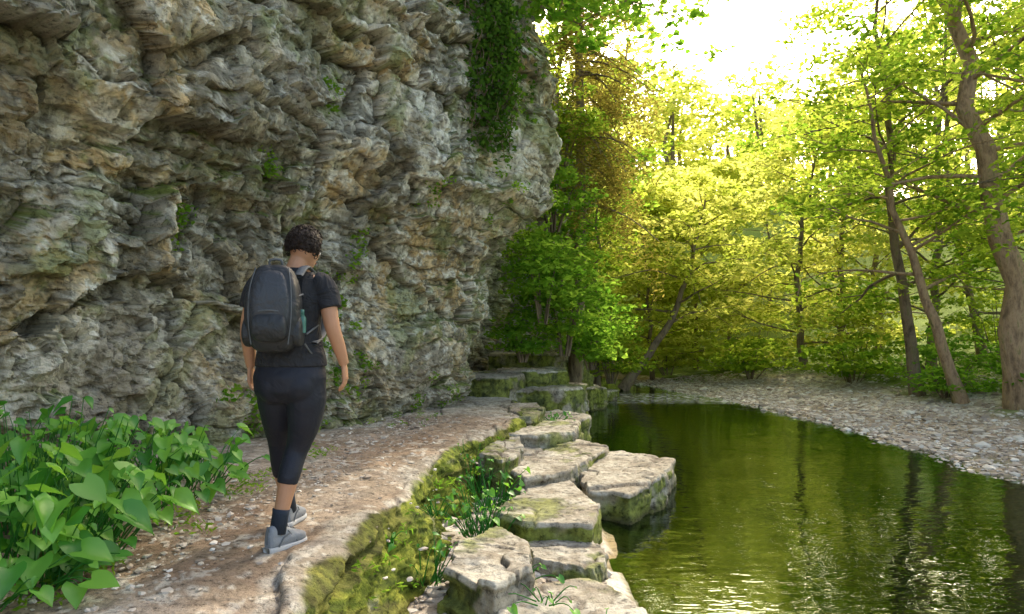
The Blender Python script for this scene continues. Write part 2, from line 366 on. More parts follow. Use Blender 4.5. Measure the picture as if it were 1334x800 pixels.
# ------------------------------------------------------------------ slabs
def slab(out,z,th,name='stone_slab',tilt=(0,0),seed=0,moss=.0):
    out=np.asarray(out,float)
    P=np.vstack([out,out[:1]]);dd=np.r_[0,np.cumsum(np.linalg.norm(np.diff(P,axis=0),axis=1))]
    n=240;s=np.linspace(0,dd[-1],n,endpoint=False);ox=np.interp(s,dd,P[:,0]);oy=np.interp(s,dd,P[:,1])
    c=np.array([ox.mean(),oy.mean()])
    ang=np.arctan2(oy-c[1],ox-c[0]);nx_,ny_=np.cos(ang),np.sin(ang)
    j=.05*fbm(ox*2.2,oy*2.2,seed,2,60)+.035*np.round(2.5*vnoise(ox*5,oy*5,seed,61))/2.5+.012*fbm(ox*18,oy*18,seed,2,67)
    ox=ox+nx_*j;oy=oy+ny_*j
    rings=[];crk=[]
    for q in np.r_[np.linspace(0,.97,34),.985,1]:
        f=q**.8;x=c[0]+(ox-c[0])*f;y=c[1]+(oy-c[1])*f
        zz=z+.018*fbm(x*2.5,y*2.5,seed,4,62)+.014*fbm(x*12,y*12,0,3,3)+(x-c[0])*tilt[0]+(y-c[1])*tilt[1]
        f1,f2,a,_,_,_,_=voro(x*1.2+seed*3.3+.2*fbm(x*4,y*4,0,2,1),y*1.2,63);zz=zz+(a-.5)*.04-.02*np.exp(-((f2-f1)/.03)**2)
        zz=zz-.012*(q>.98)-.014*(q>=1)
        rings.append(np.stack([x,y,zz],-1));crk.append(np.exp(-((f2-f1)/.03)**2))
    top=rings[-1];nt_=len(rings)
    for q in np.linspace(0.03,1,28):
        lay=np.floor(q*4+.5*vnoise(ox*1.5,oy*1.5,seed,64));o=.006+.06*vnoise(ox*3+lay*5,oy*3,lay+seed,65)*min(1,q*8)+.025*fbm(ox*9,oy*9,q*8,3,66)
        rings.append(np.stack([ox+nx_*o,oy+ny_*o,top[:,2]-th*q],-1));crk.append(0*ox)
    V=np.array(rings);crk=np.array(crk);x,y,zz=V[...,0],V[...,1],V[...,2]
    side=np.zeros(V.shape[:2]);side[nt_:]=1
    cc=cramp(fbm(x*2,y*2,zz*2,5,401+seed,.65),[(-.45,(.30,.265,.21)),(0,(.47,.43,.355)),(.4,(.62,.58,.49))])
    cc=cmix(sstep((fbm(x*8,y*8,zz*8,4,402,.7)-.1)/.15)*.6,cc,(.24,.20,.15))
    cc=cmix(sstep((fbm(x*2.7,y*2.7,0,5,407,.7)-.03)/.15)*.55,cc,(.26,.22,.165))
    cc=cmix(crk*.7,cc,(.13,.10,.07))
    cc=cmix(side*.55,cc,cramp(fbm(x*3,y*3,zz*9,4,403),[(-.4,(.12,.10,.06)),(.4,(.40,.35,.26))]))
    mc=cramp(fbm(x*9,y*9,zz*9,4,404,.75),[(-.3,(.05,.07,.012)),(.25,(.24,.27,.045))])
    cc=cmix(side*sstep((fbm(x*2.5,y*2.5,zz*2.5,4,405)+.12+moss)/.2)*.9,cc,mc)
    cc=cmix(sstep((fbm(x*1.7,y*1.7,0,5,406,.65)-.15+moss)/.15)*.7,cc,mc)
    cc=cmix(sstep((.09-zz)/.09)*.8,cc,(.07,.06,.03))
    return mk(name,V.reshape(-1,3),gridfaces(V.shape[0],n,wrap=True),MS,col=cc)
slab([(.70,7.75),(1.25,8.6),(1.90,8.05),(1.5,7.0),(1.08,6.35),(.74,6.6)],.30,.42,seed=1,tilt=(.02,.0))
slab([(-.14,7.4),(.15,8.4),(.79,9.0),(1.2,8.45),(.55,6.95),(.12,6.55)],.38,.5,seed=2)
slab([(-.12,5.6),(.1,6.6),(.60,7.0),(.74,5.9),(.60,5.25),(.12,5.3)],.31,.5,seed=3)
slab([(.05,5.3),(.6,5.4),(.70,5.0),(.56,4.65),(.12,4.85)],.20,.4,seed=4)
slab([(-.42,4.25),(-.36,4.85),(-.12,5.25),(.14,4.95),(.12,4.3),(-.10,3.98)],.33,.45,seed=5,tilt=(-.04,0),moss=.1)
slab([(-.07,4.0),(.14,4.45),(.5,4.6),(.78,4.2),(.78,3.7),(.68,2.9),(-.1,2.7)],.16,.35,seed=6)
slab([(-.3,8.55),(0,9.8),(.6,10.1),(1.0,9.85),(.8,8.8),(.3,8.3)],.50,.6,seed=7)
slab([(.0,10.),(.1,11.3),(.8,11.6),(1.25,11.0),(.95,10.1)],.44,.6,seed=8)
slab([(-.1,9.3),(0,10.8),(.4,10.9),(.5,10),(.25,9.2)],.64,.3,seed=17)
slab([(-.35,7.1),(-.2,8.2),(.1,8.4),(.12,7.3),(-.1,6.8)],.50,.5,seed=18,moss=.1)
slab([(.7,6.2),(.9,6.9),(1.5,6.8),(1.3,5.9),(.9,5.6)],-.07,.3,seed=19)
slab([(.75,4.5),(.8,5.2),(1.2,5.3),(1.25,4.5)],-.13,.3,seed=20)
slab([(-.62,3.6),(-.5,4.1),(-.25,4.0),(-.15,3.5),(-.4,3.2)],.10,.3,seed=21,moss=.1)
for i,(cx,cy,w,l,z,th) in enumerate([(.6,12.6,1.3,1.0,.75,.5),(.35,13.3,1.3,1.2,1.05,.5),(-.3,12.6,1.0,1.6,1.0,.7),(.9,14,1.2,1.0,.7,.6),(.3,14.6,1.6,1.2,1.3,.6),(1.1,13.0,.6,.7,.45,.5),(1.5,15.8,1.2,1.2,.5,.5),(2.2,17.4,.9,.7,.3,.5),(1.0,16.2,1.6,1.5,1.1,.9)]):
    slab([(cx-w*.5,cy-l*.45),(cx-w*.45,cy+l*.5),(cx+w*.4,cy+l*.45),(cx+w*.55,cy-l*.1),(cx+w*.2,cy-l*.55)],z,th,'mossy_ledge',seed=30+i,moss=.12)

# ------------------------------------------------------------------ pebbles
ic=bmesh.new();bmesh.ops.create_icosphere(ic,subdivisions=1,radius=1);tv=np.array([v.co[:] for v in ic.verts]);tf=np.array([[v.index for v in f.verts] for f in ic.faces]);ic.free()
def pebbles(name,P,size,mat,flat=.55):
    n=len(P);s=size[:,None,None]
    V=tv[None]*(1+.25*rng.normal(size=(n,len(tv),1)))*s*np.stack([rng.uniform(.8,1.5,n),rng.uniform(.8,1.3,n),np.full(n,flat)],-1)[:,None]
    th=rng.uniform(0,6.28,n);c,s_=np.cos(th)[:,None],np.sin(th)[:,None]
    V=np.stack([V[...,0]*c-V[...,1]*s_,V[...,0]*s_+V[...,1]*c,V[...,2]],-1)+P[:,None]
    F=(tf[None]+(np.arange(n)*len(tv))[:,None,None]).reshape(-1,3)
    return mk(name,V.reshape(-1,3),F,mat,False,attrs={'var':np.repeat(rng.random(n),len(tv))})
mm=M('pebble_stone');MPB=mm.princ(mm.ramp(mm.attr('var'),[(0,(.28,.22,.17)),(.5,(.46,.39,.32)),(.85,(.58,.52,.45)),(1,(.70,.66,.60))]),.85)
n=13000;y=rng.uniform(7,24,n);x=XR(y)+rng.gamma(1.5,1.5,n)-.6
z=ground_h(x,y);sz=rng.gamma(1.6,.012,n)+.010;k=(z>-.05)
pebbles('gravel_bar',np.stack([x,y,z+sz*.05],-1)[k],sz[k],MPB)
n=1300;y=rng.uniform(3,8,n);x=rng.uniform(-.65,.7,n);z=ground_h(x,y);sz=rng.gamma(2,.010,n)+.008
pebbles('loose_stones',np.stack([x,y,z+.01],-1),sz,MPB)
n=2000;y=rng.uniform(2.2,9,n);x=-1.9+rng.normal(0,.5,n)*rng.choice([.5,1],n)+.1*(y-3);sz=rng.gamma(1.6,.004,n)+.003
pebbles('path_grit',np.stack([x,y,pathbase(x,y)+.004],-1),sz,MPB)

# ------------------------------------------------------------------ leaves & trees
def leaves(C,R,k,size,var=None,tilt=.55,down=.15,asp=.6):
    C=np.asarray(C,float);n=len(C);R=np.broadcast_to(np.asarray(R,float),(n,3))
    dirs=rng.normal(size=(n,k,3));dirs/=np.linalg.norm(dirs,axis=2)[...,None]
    p=C[:,None]+dirs*rng.random((n,k,1))**.45*R[:,None]
    p=p.reshape(-1,3);N_=len(p)
    nr=rng.normal(size=(N_,3))*tilt;nr[:,2]+=1;nr/=np.linalg.norm(nr,axis=1)[:,None]
    th=rng.uniform(0,6.28,N_);dv=np.stack([np.cos(th),np.sin(th),-down+0*th],-1)
    dv-=nr*(dv*nr).sum(1)[:,None];dv/=np.linalg.norm(dv,axis=1)[:,None]
    sd=np.cross(nr,dv);Ls=(size*rng.uniform(.6,1.3,N_))[:,None]
    V=np.stack([p-dv*Ls*.5,p+sd*Ls*asp*.5+nr*Ls*.08-dv*Ls*.05,p+dv*Ls*.5-nr*Ls*.08,p-sd*Ls*asp*.5+nr*Ls*.08-dv*Ls*.05],1).reshape(-1,3)
    F=np.arange(N_*4).reshape(-1,4)
    cv=rng.random(n) if var is None else var
    a=np.clip(np.repeat(cv,k)*.65+rng.random(N_)*.35,0,1)
    return V,F,np.repeat(a,4)
tot=0
def tree(name,base,top,r,crown_r,start,nl,lk,ls,mat,bark=MB,limb_up=(.05,.6),bend=None,thick=.16,spr=.55,twn=3):
    global tot
    base=np.asarray(base,float);top=np.asarray(top,float);e=empty(name,base);top=top-base
    H=top[2];mid=bend if bend is not None else top*.5+np.r_[rng.normal(0,.04*H,2),0]
    tr=smoothpts([np.zeros(3)-[0,0,.3],mid,top],16);tr[2:-1]+=rng.normal(0,.006*H,(13,3))*[1,1,0]
    tr=smoothpts(tr,31)[::2]
    rad=r*(1-np.linspace(0,1,16)*.85);rad[0]*=1.5;rad[1]*=1.12
    W=Acc();v,f=tube(tr,rad,9,noise=.04);W.add(v,f)
    cs=[]
    for i in range(nl):
        t=start+(1-start)*((i+rng.random())/nl);ii=t*15;p0=tr[int(min(ii,14))]*(1-ii%1)+tr[int(min(ii,14))+1]*(ii%1)
        az=i*2.4+rng.normal(0,.5);u=(t-start)/(1-start)
        ln=crown_r*(math.sin(math.pi*min(1,.22+.78*u))**.6*.9+.15)*rng.uniform(.7,1.25)
        el=rng.uniform(*limb_up)+.4*u
        dv=np.array([math.cos(az)*math.cos(el),math.sin(az)*math.cos(el),math.sin(el)])
        pts=[p0]
        for s in range(6):
            dv=dv+rng.normal(0,.13,3)+np.array([0,0,-.03]);dv/=np.linalg.norm(dv);pts.append(pts[-1]+dv*ln/6)
        pts=np.array(pts);r0=min(.05,max(.012,r*.32*(1-.6*u)));v,f=tube(pts,np.linspace(r0,.006,7),5);W.add(v,f)
        cs.append(pts[-1]);
        for q in range(twn):
            a=rng.uniform(.3,1);kk=a*6;b=pts[int(min(kk,5))]*(1-kk%1)+pts[int(min(kk,5))+1]*(kk%1) if a<1 else pts[-1]
            d2=dv*.5+rng.normal(0,.6,3)*[1,1,.35];d2/=np.linalg.norm(d2);tl=ln*rng.uniform(.25,.5)
            m_=b+d2*tl*.5+rng.normal(0,.05,3);en=b+d2*tl+[0,0,-.08*tl]
            v,f=tube([b,m_,en],[r0*.35,.01,.005],4);W.add(v,f);cs+= [m_,en]
    cs=np.array(cs);cs=cs+rng.normal(0,.12,cs.shape)
    R=np.stack([rng.uniform(.6,1.3,len(cs))*spr,rng.uniform(.6,1.3,len(cs))*spr,rng.uniform(.7,1.6,len(cs))*thick],-1)
    v,f,a=leaves(cs,R,lk,ls)
    W.make('trunk_and_limbs',bark,parent=e);mk('foliage',v,f,mat,False,parent=e,attrs={'var':a});tot+=len(f)
def g(x,y): return float(ground_h(np.array([float(x)]),np.array([float(y)]))[0])
tree('beech_tree',(9.75,13,g(9.75,13)),(8.0,13.2,13),.26,3.6,.26,32,38,.15,ML_mid,MB2,bend=np.array([-.75,0,5.2]))
tree('beech_tree',(9.4,14.2,g(9.4,14)),(7.2,14,7.3),.13,2.3,.35,16,32,.15,ML_mid,MB2,bend=np.array([-1.1,0,3.]))
tree('beech_tree',(9.2,15.5,g(9.2,15.5)),(8.4,15.5,11),.14,3.0,.25,24,38,.16,ML_mid,MB,bend=np.array([-.5,0,4.]))
tree('beech_tree',(11.2,12,g(11,12)),(10.6,11.5,12.5),.16,3.4,.18,26,38,.15,ML_mid,MB)
tree('beech_tree',(12.8,15,g(12.5,15)),(12.4,14,14),.2,3.8,.13,28,38,.17,ML_mid,MB2)
tree('beech_tree',(8.9,11.4,g(8.9,11.4)),(9.3,11.0,12),.15,2.8,.45,18,38,.14,ML_mid,MB2,bend=np.array([1.0,0,4.]))
for (x,y,h,cr,ls,mt_) in [(11.6,19,12,3.2,.2,ML_mid),(14.5,21,14,3.8,.22,ML_far),(16.5,18,15,4.,.2,ML_mid),(9.6,22.5,8.4,2.8,.2,ML_far),(14,26,12.5,3.6,.24,ML_far),(19,24,16,4.4,.26,ML_far),(11.5,24,9.5,3,.22,ML_far)]:
    tree('beech_tree',(x,y,g(x,y)),(x+rng.normal(0,.6),y,h),.13,cr,.12,24,36,ls,mt_,MB,thick=.2,spr=.7)
for (x,y,h,cr) in [(4.9,23.8,6.2,2.2),(7.0,26,6.8,2.4),(3.4,26,8.4,2.6),(9.5,30,8.5,3.),(2.2,30.5,11,3.2),(-.5,30,14,3.8),(5.5,30,7.8,2.8),(12.5,33,9.5,3)]:
    tree('beech_tree',(x,y,g(x,y)),(x+rng.normal(0,.5),y,h),.09,cr,.1,22,36,.25,ML_far,MB,thick=.22,spr=.75)
tree('leaning_tree',(3.3,20.5,.3),(6.0,21,6.0),.14,2.2,.35,14,34,.18,ML_far,MB,bend=np.array([1.7,.1,2.2]),spr=.6)
tree('beech_tree',(2.6,21.4,.4),(2.7,21.5,9.5),.11,2.5,.15,22,36,.18,ML_far,MB)
tree('beech_tree',(1.0,19.2,3.5),(1.8,18.5,12.5),.14,2.8,.1,22,36,.17,ML_mid,MB)
tree('beech_tree',(2.3,18.3,.4),(2.4,18.2,7.5),.07,1.5,.15,20,34,.15,ML_green,MB)
tree('beech_tree',(-.3,17.5,4.5),(.3,17,14),.16,2.8,.1,22,36,.17,ML_mid,MB)
W=Acc();C=[];
for i in range(105):
    y=rng.uniform(36,80);x=rng.uniform(-18,66)
    r_=x/y;h=(rng.uniform(9,15) if (r_>.45 or r_<.2) else rng.uniform(6.5,9.5))*(y/45)**.7
    z0=g(x,y);W.add(*tube([(x,y,z0),(x+rng.normal(0,.5),y,z0+h*.5),(x,y,z0+h*.9)],[.2,.15,.05],5))
    nc=30;t=rng.random(nc);az=rng.uniform(0,6.28,nc);rr_=3.4*np.sin(np.pi*(.15+.8*t))**.7*rng.uniform(.4,1,nc)
    C.append(np.stack([x+np.cos(az)*rr_,y+np.sin(az)*rr_,z0+.6+h*t],-1))
dt=empty('distant_trees');C=np.concatenate(C)
W.make('trunks',MB,parent=dt);v,f,a=leaves(C,(1.2,1.2,.45),24,.5);mk('foliage',v,f,ML_far,False,parent=dt,attrs={'var':a});tot+=len(f)

def bush(name,c,r,ncl,k,ls,mat,thick=.10,spr=.4,stems=10):
    global tot
    c=np.asarray(c,float);r=np.asarray(r,float);e=empty(name,c)
    dv=rng.normal(size=(ncl,3));dv/=np.linalg.norm(dv,axis=1)[:,None];C=dv*r*rng.random((ncl,1))**.4
    C[:,2]=np.where(C[:,2]<-r[2]*.6,C[:,2]*.5,C[:,2])
    W=Acc()
    for i in range(min(stems,ncl)):
        W.add(*tube(smoothpts([(C[i,0]*.15,C[i,1]*.15,-r[2]),C[i]*.6+[0,0,.1*r[2]],C[i]],6),[.02,.017,.014,.01,.007,.004],4))
    W.make('stems',MB,parent=e);v,f,a=leaves(C,(spr,spr,thick),k,ls);mk('leaves',v,f,mat,False,parent=e,attrs={'var':a});tot+=len(f)
for (x,y,z,rx,ry_,rz,n,mt_) in [(.55,12.4,2.8,.75,.9,.9,50,ML_green),(1.0,13.2,2.2,.9,.8,.9,50,ML_green),(.9,14.0,3.4,1.0,.8,.9,48,ML_green),(1.6,13.9,1.6,.6,.6,.6,30,ML_green),(2.0,16.6,2.2,1.0,1.,.9,44,ML_green),(2.6,17.9,1.1,.9,.6,.7,30,ML_mid),(1.5,17.5,3.8,1.4,1.,1.1,46,ML_mid),(.2,12.7,1.7,.5,.5,.5,22,ML_green),(.8,13.2,4.6,.8,.6,.9,36,ML_green),(1.0,13.6,5.9,.9,.6,.8,34,ML_mid),
    (2.9,21.5,1.3,1.2,1.,.8,34,ML_far),(5.2,22.8,1.0,1.5,1.,.7,34,ML_far),(7.3,21,.9,1.5,1.,.6,36,ML_mid),(9.2,18.5,1.0,1.5,1.4,.7,40,ML_mid),(10.2,16,1.1,1.4,1.2,.7,40,ML_green),(11.3,14.2,1.1,1.3,1.1,.8,40,ML_green),(12.2,12.2,1.2,1.3,1.,.9,40,ML_green),(13.5,14.5,2,1.6,1.4,1.3,48,ML_mid),(9.3,14.7,.7,.8,.8,.35,20,ML_green),(10.4,12.8,.7,1.0,.8,.4,30,ML_green),(12.5,17.5,2.2,1.8,1.5,1.4,48,ML_mid),(8.4,24,1.4,2,1.5,1.,44,ML_far),(11.2,22,2.,2,1.5,1.2,44,ML_far),(5,28,1.4,2.2,1.5,1.,44,ML_far),(15.5,17,3,2,1.6,2,50,ML_mid)]:
    bush('shrub',(x,y,z),(rx,ry_,rz),n,36,.13 if y<18 else .18,mt_,spr=.4 if y<18 else .6)

e=empty('spruce_tree',(1.35,14.8,1));W=Acc();tr=smoothpts([(0,0,-.5),(.15,0,4),(0,0,13)],14);W.add(*tube(tr,np.linspace(.15,.04,14),9,noise=.04));C=[]
for i in range(64):
    z=rng.uniform(3.4,12);az=rng.uniform(-2.2,1.6);ln=rng.uniform(.9,2.1);d2=np.array([math.cos(az),math.sin(az),0])
    p=[np.array([.05,0,z])+d2*ln*t+[0,0,.15*t-1.0*t*t] for t in np.linspace(0,1,7)]
    W.add(*tube(p,np.linspace(.03,.008,7),4));C+=p[2:]
    for q in p[3:]:
        for h_ in (.25,.5,.75,1.): C.append(q+[rng.normal(0,.08),rng.normal(0,.08),-h_*rng.uniform(.6,1.4)])
W.make('trunk_and_limbs',MB,parent=e);v,f,a=leaves(C,(.2,.2,.22),17,.11,tilt=2,asp=.3);mk('foliage',v,f,ML_needle,False,parent=e,attrs={'var':a});tot+=len(f)

e=empty('maple_tree',(-1.8,12.5,8));W=Acc();C=[]
W.add(*tube(smoothpts([(-.2,.5,-1.5),(0,0,.5),(.5,-.2,4)],8),np.linspace(.22,.1,8),9,noise=.04))
for a_ in [((.1,0,0),(1.5,-1.6,-.5),(3.8,-2.2,-1.2)),((.1,0,.3),(1.8,-1.0,-.1),(4.8,-1.0,-.9)),((.2,0,.8),(2.2,-1.8,.2),(4.4,-2.8,-.8)),((.2,0,.4),(1.2,-1.8,-.6),(2.8,-2.6,-1.7)),((.2,0,1.5),(2.5,-1,1.2),(4.9,-1.6,0)),((.2,0,.2),(1.6,-2.4,-.4),(3.4,-3.4,-1.2))]:
    p=smoothpts(a_,12);W.add(*tube(p,np.linspace(.05,.008,12),5))
    for q in p[4:]:
        for _ in range(4):
            w=q+rng.normal(0,.38,3)*[1,1,.45]+[0,0,-.12];W.add(*tube([q,(q+w)/2+[0,0,.05],w],[.01,.007,.004],4));C.append(w)
W.make('trunk_and_limbs',MB,parent=e);v,f,a=leaves(C,(.34,.34,.12),24,.13,asp=.85);mk('foliage',v,f,ML_green,False,parent=e,attrs={'var':a});tot+=len(f)

# ivy curtain on the cliff
C=[]
W=Acc()
for i in range(85):
    s=15.1+rng.normal(0,.27);z1=rng.uniform(4.7,9.8);pp=[]
    for z in np.arange(z1,max(4.0+rng.random()*1.2,z1-rng.uniform(1,3)),-.15):
        p,nn=on_cliff(s+.05*math.sin(z*5),z);pp.append(p+nn*rng.uniform(.03,.18))
    if len(pp)>2: W.add(*tube(pp,.006,4));C+=pp
e=empty('ivy',(0,0,0));W.make('stems',MB,parent=e);v,f,a=leaves(C,(.13,.13,.13),10,.075,tilt=1.2,asp=.8,down=.8);mk('leaves',v,f,ML_dark,False,parent=e,attrs={'var':a})
C=[];
for (s,z,r_,nn_) in [(13.3,2.3,.16,8),(13.6,2.7,.14,7),(13.2,1.9,.2,9),(13.5,1.4,.22,14),(14.3,3.6,.12,5),(12.6,4.4,.12,4),(11.2,2.8,.12,5),(15.5,3.75,.15,6),(16.4,3.8,.15,6),(16.8,5.2,.2,8),(16.9,6.4,.2,8),(12.2,.85,.25,12),(12.7,.8,.3,16),(15,.72,.2,8),(15.8,.72,.2,8),(9.8,4.6,.12,4),(12.,3.5,.1,4)]:
    for _ in range(nn_):
        p,nr=on_cliff(s+rng.normal(0,r_),z+rng.normal(0,r_));C.append(p+nr*.06)
v,f,a=leaves(C,(.11,.11,.09),20,.06,tilt=1);mk('rock_plants',v,f,ML_green,False,attrs={'var':a})

# ------------------------------------------------------------------ big-leaved herbs
rows=[(-.02,.36),(.08,.46),(.28,.48),(.52,.37),(.78,.18),(1.,.0)];cols=[-1,-.55,0,.55,1]
lt=[]
for i,(t,w) in enumerate(rows):
    for c_ in cols:
        lt.append((c_*w,t-(.14*abs(c_) if i==0 else (.07*abs(c_) if i==1 else 0))+(.06 if i==0 and c_==0 else 0),abs(c_)*w*.35-.32*t*t+.03*math.sin(t*18+c_*2)))
lt=np.array(lt);lf=gridfaces(6,5)
def herb(name,stems,mat=ML_plant,face=(0.3,-.6)):
    root0=np.mean([s[0] for s in stems],0);e=empty(name,root0);W=Acc();Lv=Acc()
    for (ro,lb,sz) in stems:
        ro=np.asarray(ro)-root0;lb=np.asarray(lb)-root0
        W.add(*tube(smoothpts([ro,ro*.35+lb*.65+[0,0,.03],lb],6),np.linspace(.005,.0025,6),4))
        out=np.r_[(lb-ro)[:2],0]+np.r_[rng.normal(0,.15,2),0]+np.r_[face,0]*.12;out/=np.linalg.norm(out)+1e-6
        dv=out*1+np.array([0,0,-rng.uniform(.0,.7)]);dv/=np.linalg.norm(dv)
        up=np.array([rng.normal(0,.35),rng.normal(0,.35)-.25,1.]);up-=dv*up.dot(dv);up/=np.linalg.norm(up);sd=np.cross(dv,up)
        v=lb+sz*(lt[:,:1]*sd*rng.uniform(.8,1.1)+lt[:,1:2]*dv+lt[:,2:]*up*rng.uniform(.2,1.6));Lv.add(v,lf,np.clip(rng.random()+abs(lt[:,0])*-.35+.12,0,1))
    W.make('stems',ML_plant,parent=e);Lv.make('leaves',mat,parent=e)
def herb_patch(name,n,cx,cy,rx,ry_,hmin,hmax,sz,z0=.68):
    st=[]
    for i in range(n):
        a=rng.uniform(0,6.28);q=rng.random()**.5;x=cx+rx*q*math.cos(a);y=cy+ry_*q*math.sin(a)
        H=(hmin+(hmax-hmin)*rng.random()**.7)*(1-.45*q*q)
        st.append(((x,y,z0),(x+rng.normal(0,.08)+(.12*math.cos(a)),y+rng.normal(0,.08)+.1*math.sin(a),z0+H),sz*rng.choice([.35,.5,.7,.9,1.2])*rng.uniform(.85,1.15)))
    herb(name,st)
herb_patch('butterbur_plant',270,-2.45,3.35,.5,.55,.04,.55,.125)
herb_patch('butterbur_plant',250,-2.8,4.1,.55,.6,.10,.72,.12)
herb_patch('butterbur_plant',190,-2.4,4.7,.36,.6,.06,.5,.11)
herb_patch('butterbur_plant',170,-3.3,4.4,.6,.7,.1,.6,.12)
herb_patch('butterbur_plant',100,-2.2,2.95,.26,.25,.04,.3,.12)
for (x,y,z,n_,r_,h_,s_) in [(-.28,5.6,.12,50,.12,.50,.06),(-.2,6.3,.15,44,.14,.5,.06),(-.42,6.8,.2,30,.1,.55,.05),(-.55,4.6,.12,24,.1,.35,.05),(.2,4.05,.2,10,.07,.1,.05),(.48,3.5,.15,26,.1,.16,.055),(.62,10.2,.45,18,.15,.15,.07),(-.15,5.4,.15,20,.1,.35,.05),(.0,4.6,.1,14,.1,.25,.05),(-.6,5.4,.35,16,.08,.2,.045),(-.78,4.3,.45,14,.05,.18,.05)]:
    herb_patch('nettle_plant',n_,x,y,r_,r_,.02,h_,s_,z)
C=np.array([(-1.95+rng.normal(0,.1)+.05*(y_-3),y_,.70) for y_ in rng.uniform(2.8,6.5,50)]+[(float(np.interp(y_,ey,ex))+rng.uniform(0,.2),y_,rng.uniform(.2,.58)) for y_ in rng.uniform(3.3,8,60)]+[(rng.uniform(-2.6,-.9),rng.uniform(8,9.4),.68) for _ in range(24)])
v,f,a=leaves(C,(.07,.07,.04),10,.045,tilt=2,asp=.3);mk('grass_tufts',v,f,ML_green,False,attrs={'var':a})

# ------------------------------------------------------------------ hiker
HK=empty('hiker_woman',(-1.225,3.68,.650));HK.scale=(.98,.98,.98)
def remesh(name,parts,vox,mat,smooth=4):
    A=bmesh.new()
    for v,fs in parts:
        vs=[A.verts.new(p) for p in v]
        for f in fs:
            try: A.faces.new([vs[i] for i in f])
            except ValueError: pass
    bmesh.ops.recalc_face_normals(A,faces=A.faces)
    me=bpy.data.meshes.new(name);A.to_mesh(me);A.free()
    ob=bpy.data.objects.new(name,me);scene.collection.objects.link(ob)
    md=ob.modifiers.new('r','REMESH');md.mode='VOXEL';md.voxel_size=vox
    if smooth: s=ob.modifiers.new('s','SMOOTH');s.factor=.5;s.iterations=smooth
    dg=bpy.context.evaluated_depsgraph_get();nm=bpy.data.meshes.new_from_object(ob.evaluated_get(dg))
    ob.modifiers.clear();ob.data=nm;nm.name=name
    nm.polygons.foreach_set('use_smooth',np.ones(len(nm.polygons),bool));nm.materials.clear();nm.materials.append(mat);ob.parent=HK
    return ob
def limb(pts,rad,n=14,flat=1.,m=18):
    p=smoothpts(pts,m);P=np.asarray(pts,float);dd=np.r_[0,np.cumsum(np.linalg.norm(np.diff(P,axis=0),axis=1))]
    r=np.interp(np.linspace(0,dd[-1],m),dd,rad);v,f,c=tube(p,r,n,True,flat=flat);return v,[tuple(x) for x in f]+[tuple(x) for x in c]
def rings(R,n=28):
    R=np.asarray(R,float);zz=np.linspace(R[0,0],R[-1,0],26)
    I=[np.interp(zz,R[:,0],R[:,k]) for k in range(1,5)];I=[np.convolve(np.pad(i,1,'edge'),[.25,.5,.25],'valid') for i in I]
    th=np.linspace(0,2*np.pi,n,endpoint=False)
    v=np.stack([I[0][:,None]+I[2][:,None]*np.cos(th),I[1][:,None]+I[3][:,None]*np.sin(th),np.repeat(zz[:,None],n,1)],-1).reshape(-1,3)
    f=[tuple(x) for x in gridfaces(26,n,wrap=True)];f.append(tuple(range(n)));f.append(tuple(range(25*n,26*n)))
    return v,f
def ellip(c,r,n=20,e=1.,rot=None):
    th=np.linspace(0,np.pi,n);ph=np.linspace(0,2*np.pi,2*n,endpoint=False)
    sg=lambda a,p:np.sign(a)*abs(a)**p
    v=np.stack([r[0]*sg(np.sin(th),e)[:,None]*sg(np.cos(ph),e),r[1]*sg(np.sin(th),e)[:,None]*sg(np.sin(ph),e),np.repeat((r[2]*sg(np.cos(th),e))[:,None],2*n,1)],-1).reshape(-1,3)
    if rot is not None: v=v@np.array(rot).T
    return v+np.asarray(c),[tuple(x) for x in gridfaces(n,2*n,wrap=True)]
skin=M('skin');MSK=skin.princ(skin.mix(skin.noise(9,4,.6),(.38,.185,.105),(.48,.26,.155)),.5,skin.bump(skin.noise(120,3,.5),.001),.4)
MSH=m_fab('tshirt_black',(.020,.021,.026),.85,180,.001,wr=11,wd=.05)
MLG=m_fab('leggings_black',(.010,.012,.022),.6,250,.0008,wr=9,wd=.012)
MBP=m_fab('backpack_fabric',(.022,.025,.03),.5,260,.0012,wr=10,wd=.03)
MBP2=m_fab('backpack_panel',(.035,.04,.05),.45,260,.0012,wr=14,wd=.018)
MST=m_fab('strap_grey',(.10,.11,.12),.7,200,.001)
MSO=m_fab('sock_navy',(.02,.028,.045),.9,150,.003)
MSE=m_fab('shoe_grey',(.20,.215,.24),.7,120,.003,wr=30,wd=.004)
MSL=m_fab('shoe_sole',(.38,.39,.40),.75,60,.003)
MHR=m_fab('hair_brown',(.018,.010,.007),.55,90,.02,wr=45,wd=.03)
MBT=m_fab('bottle_plastic',(.04,.13,.11),.25,30,.0)
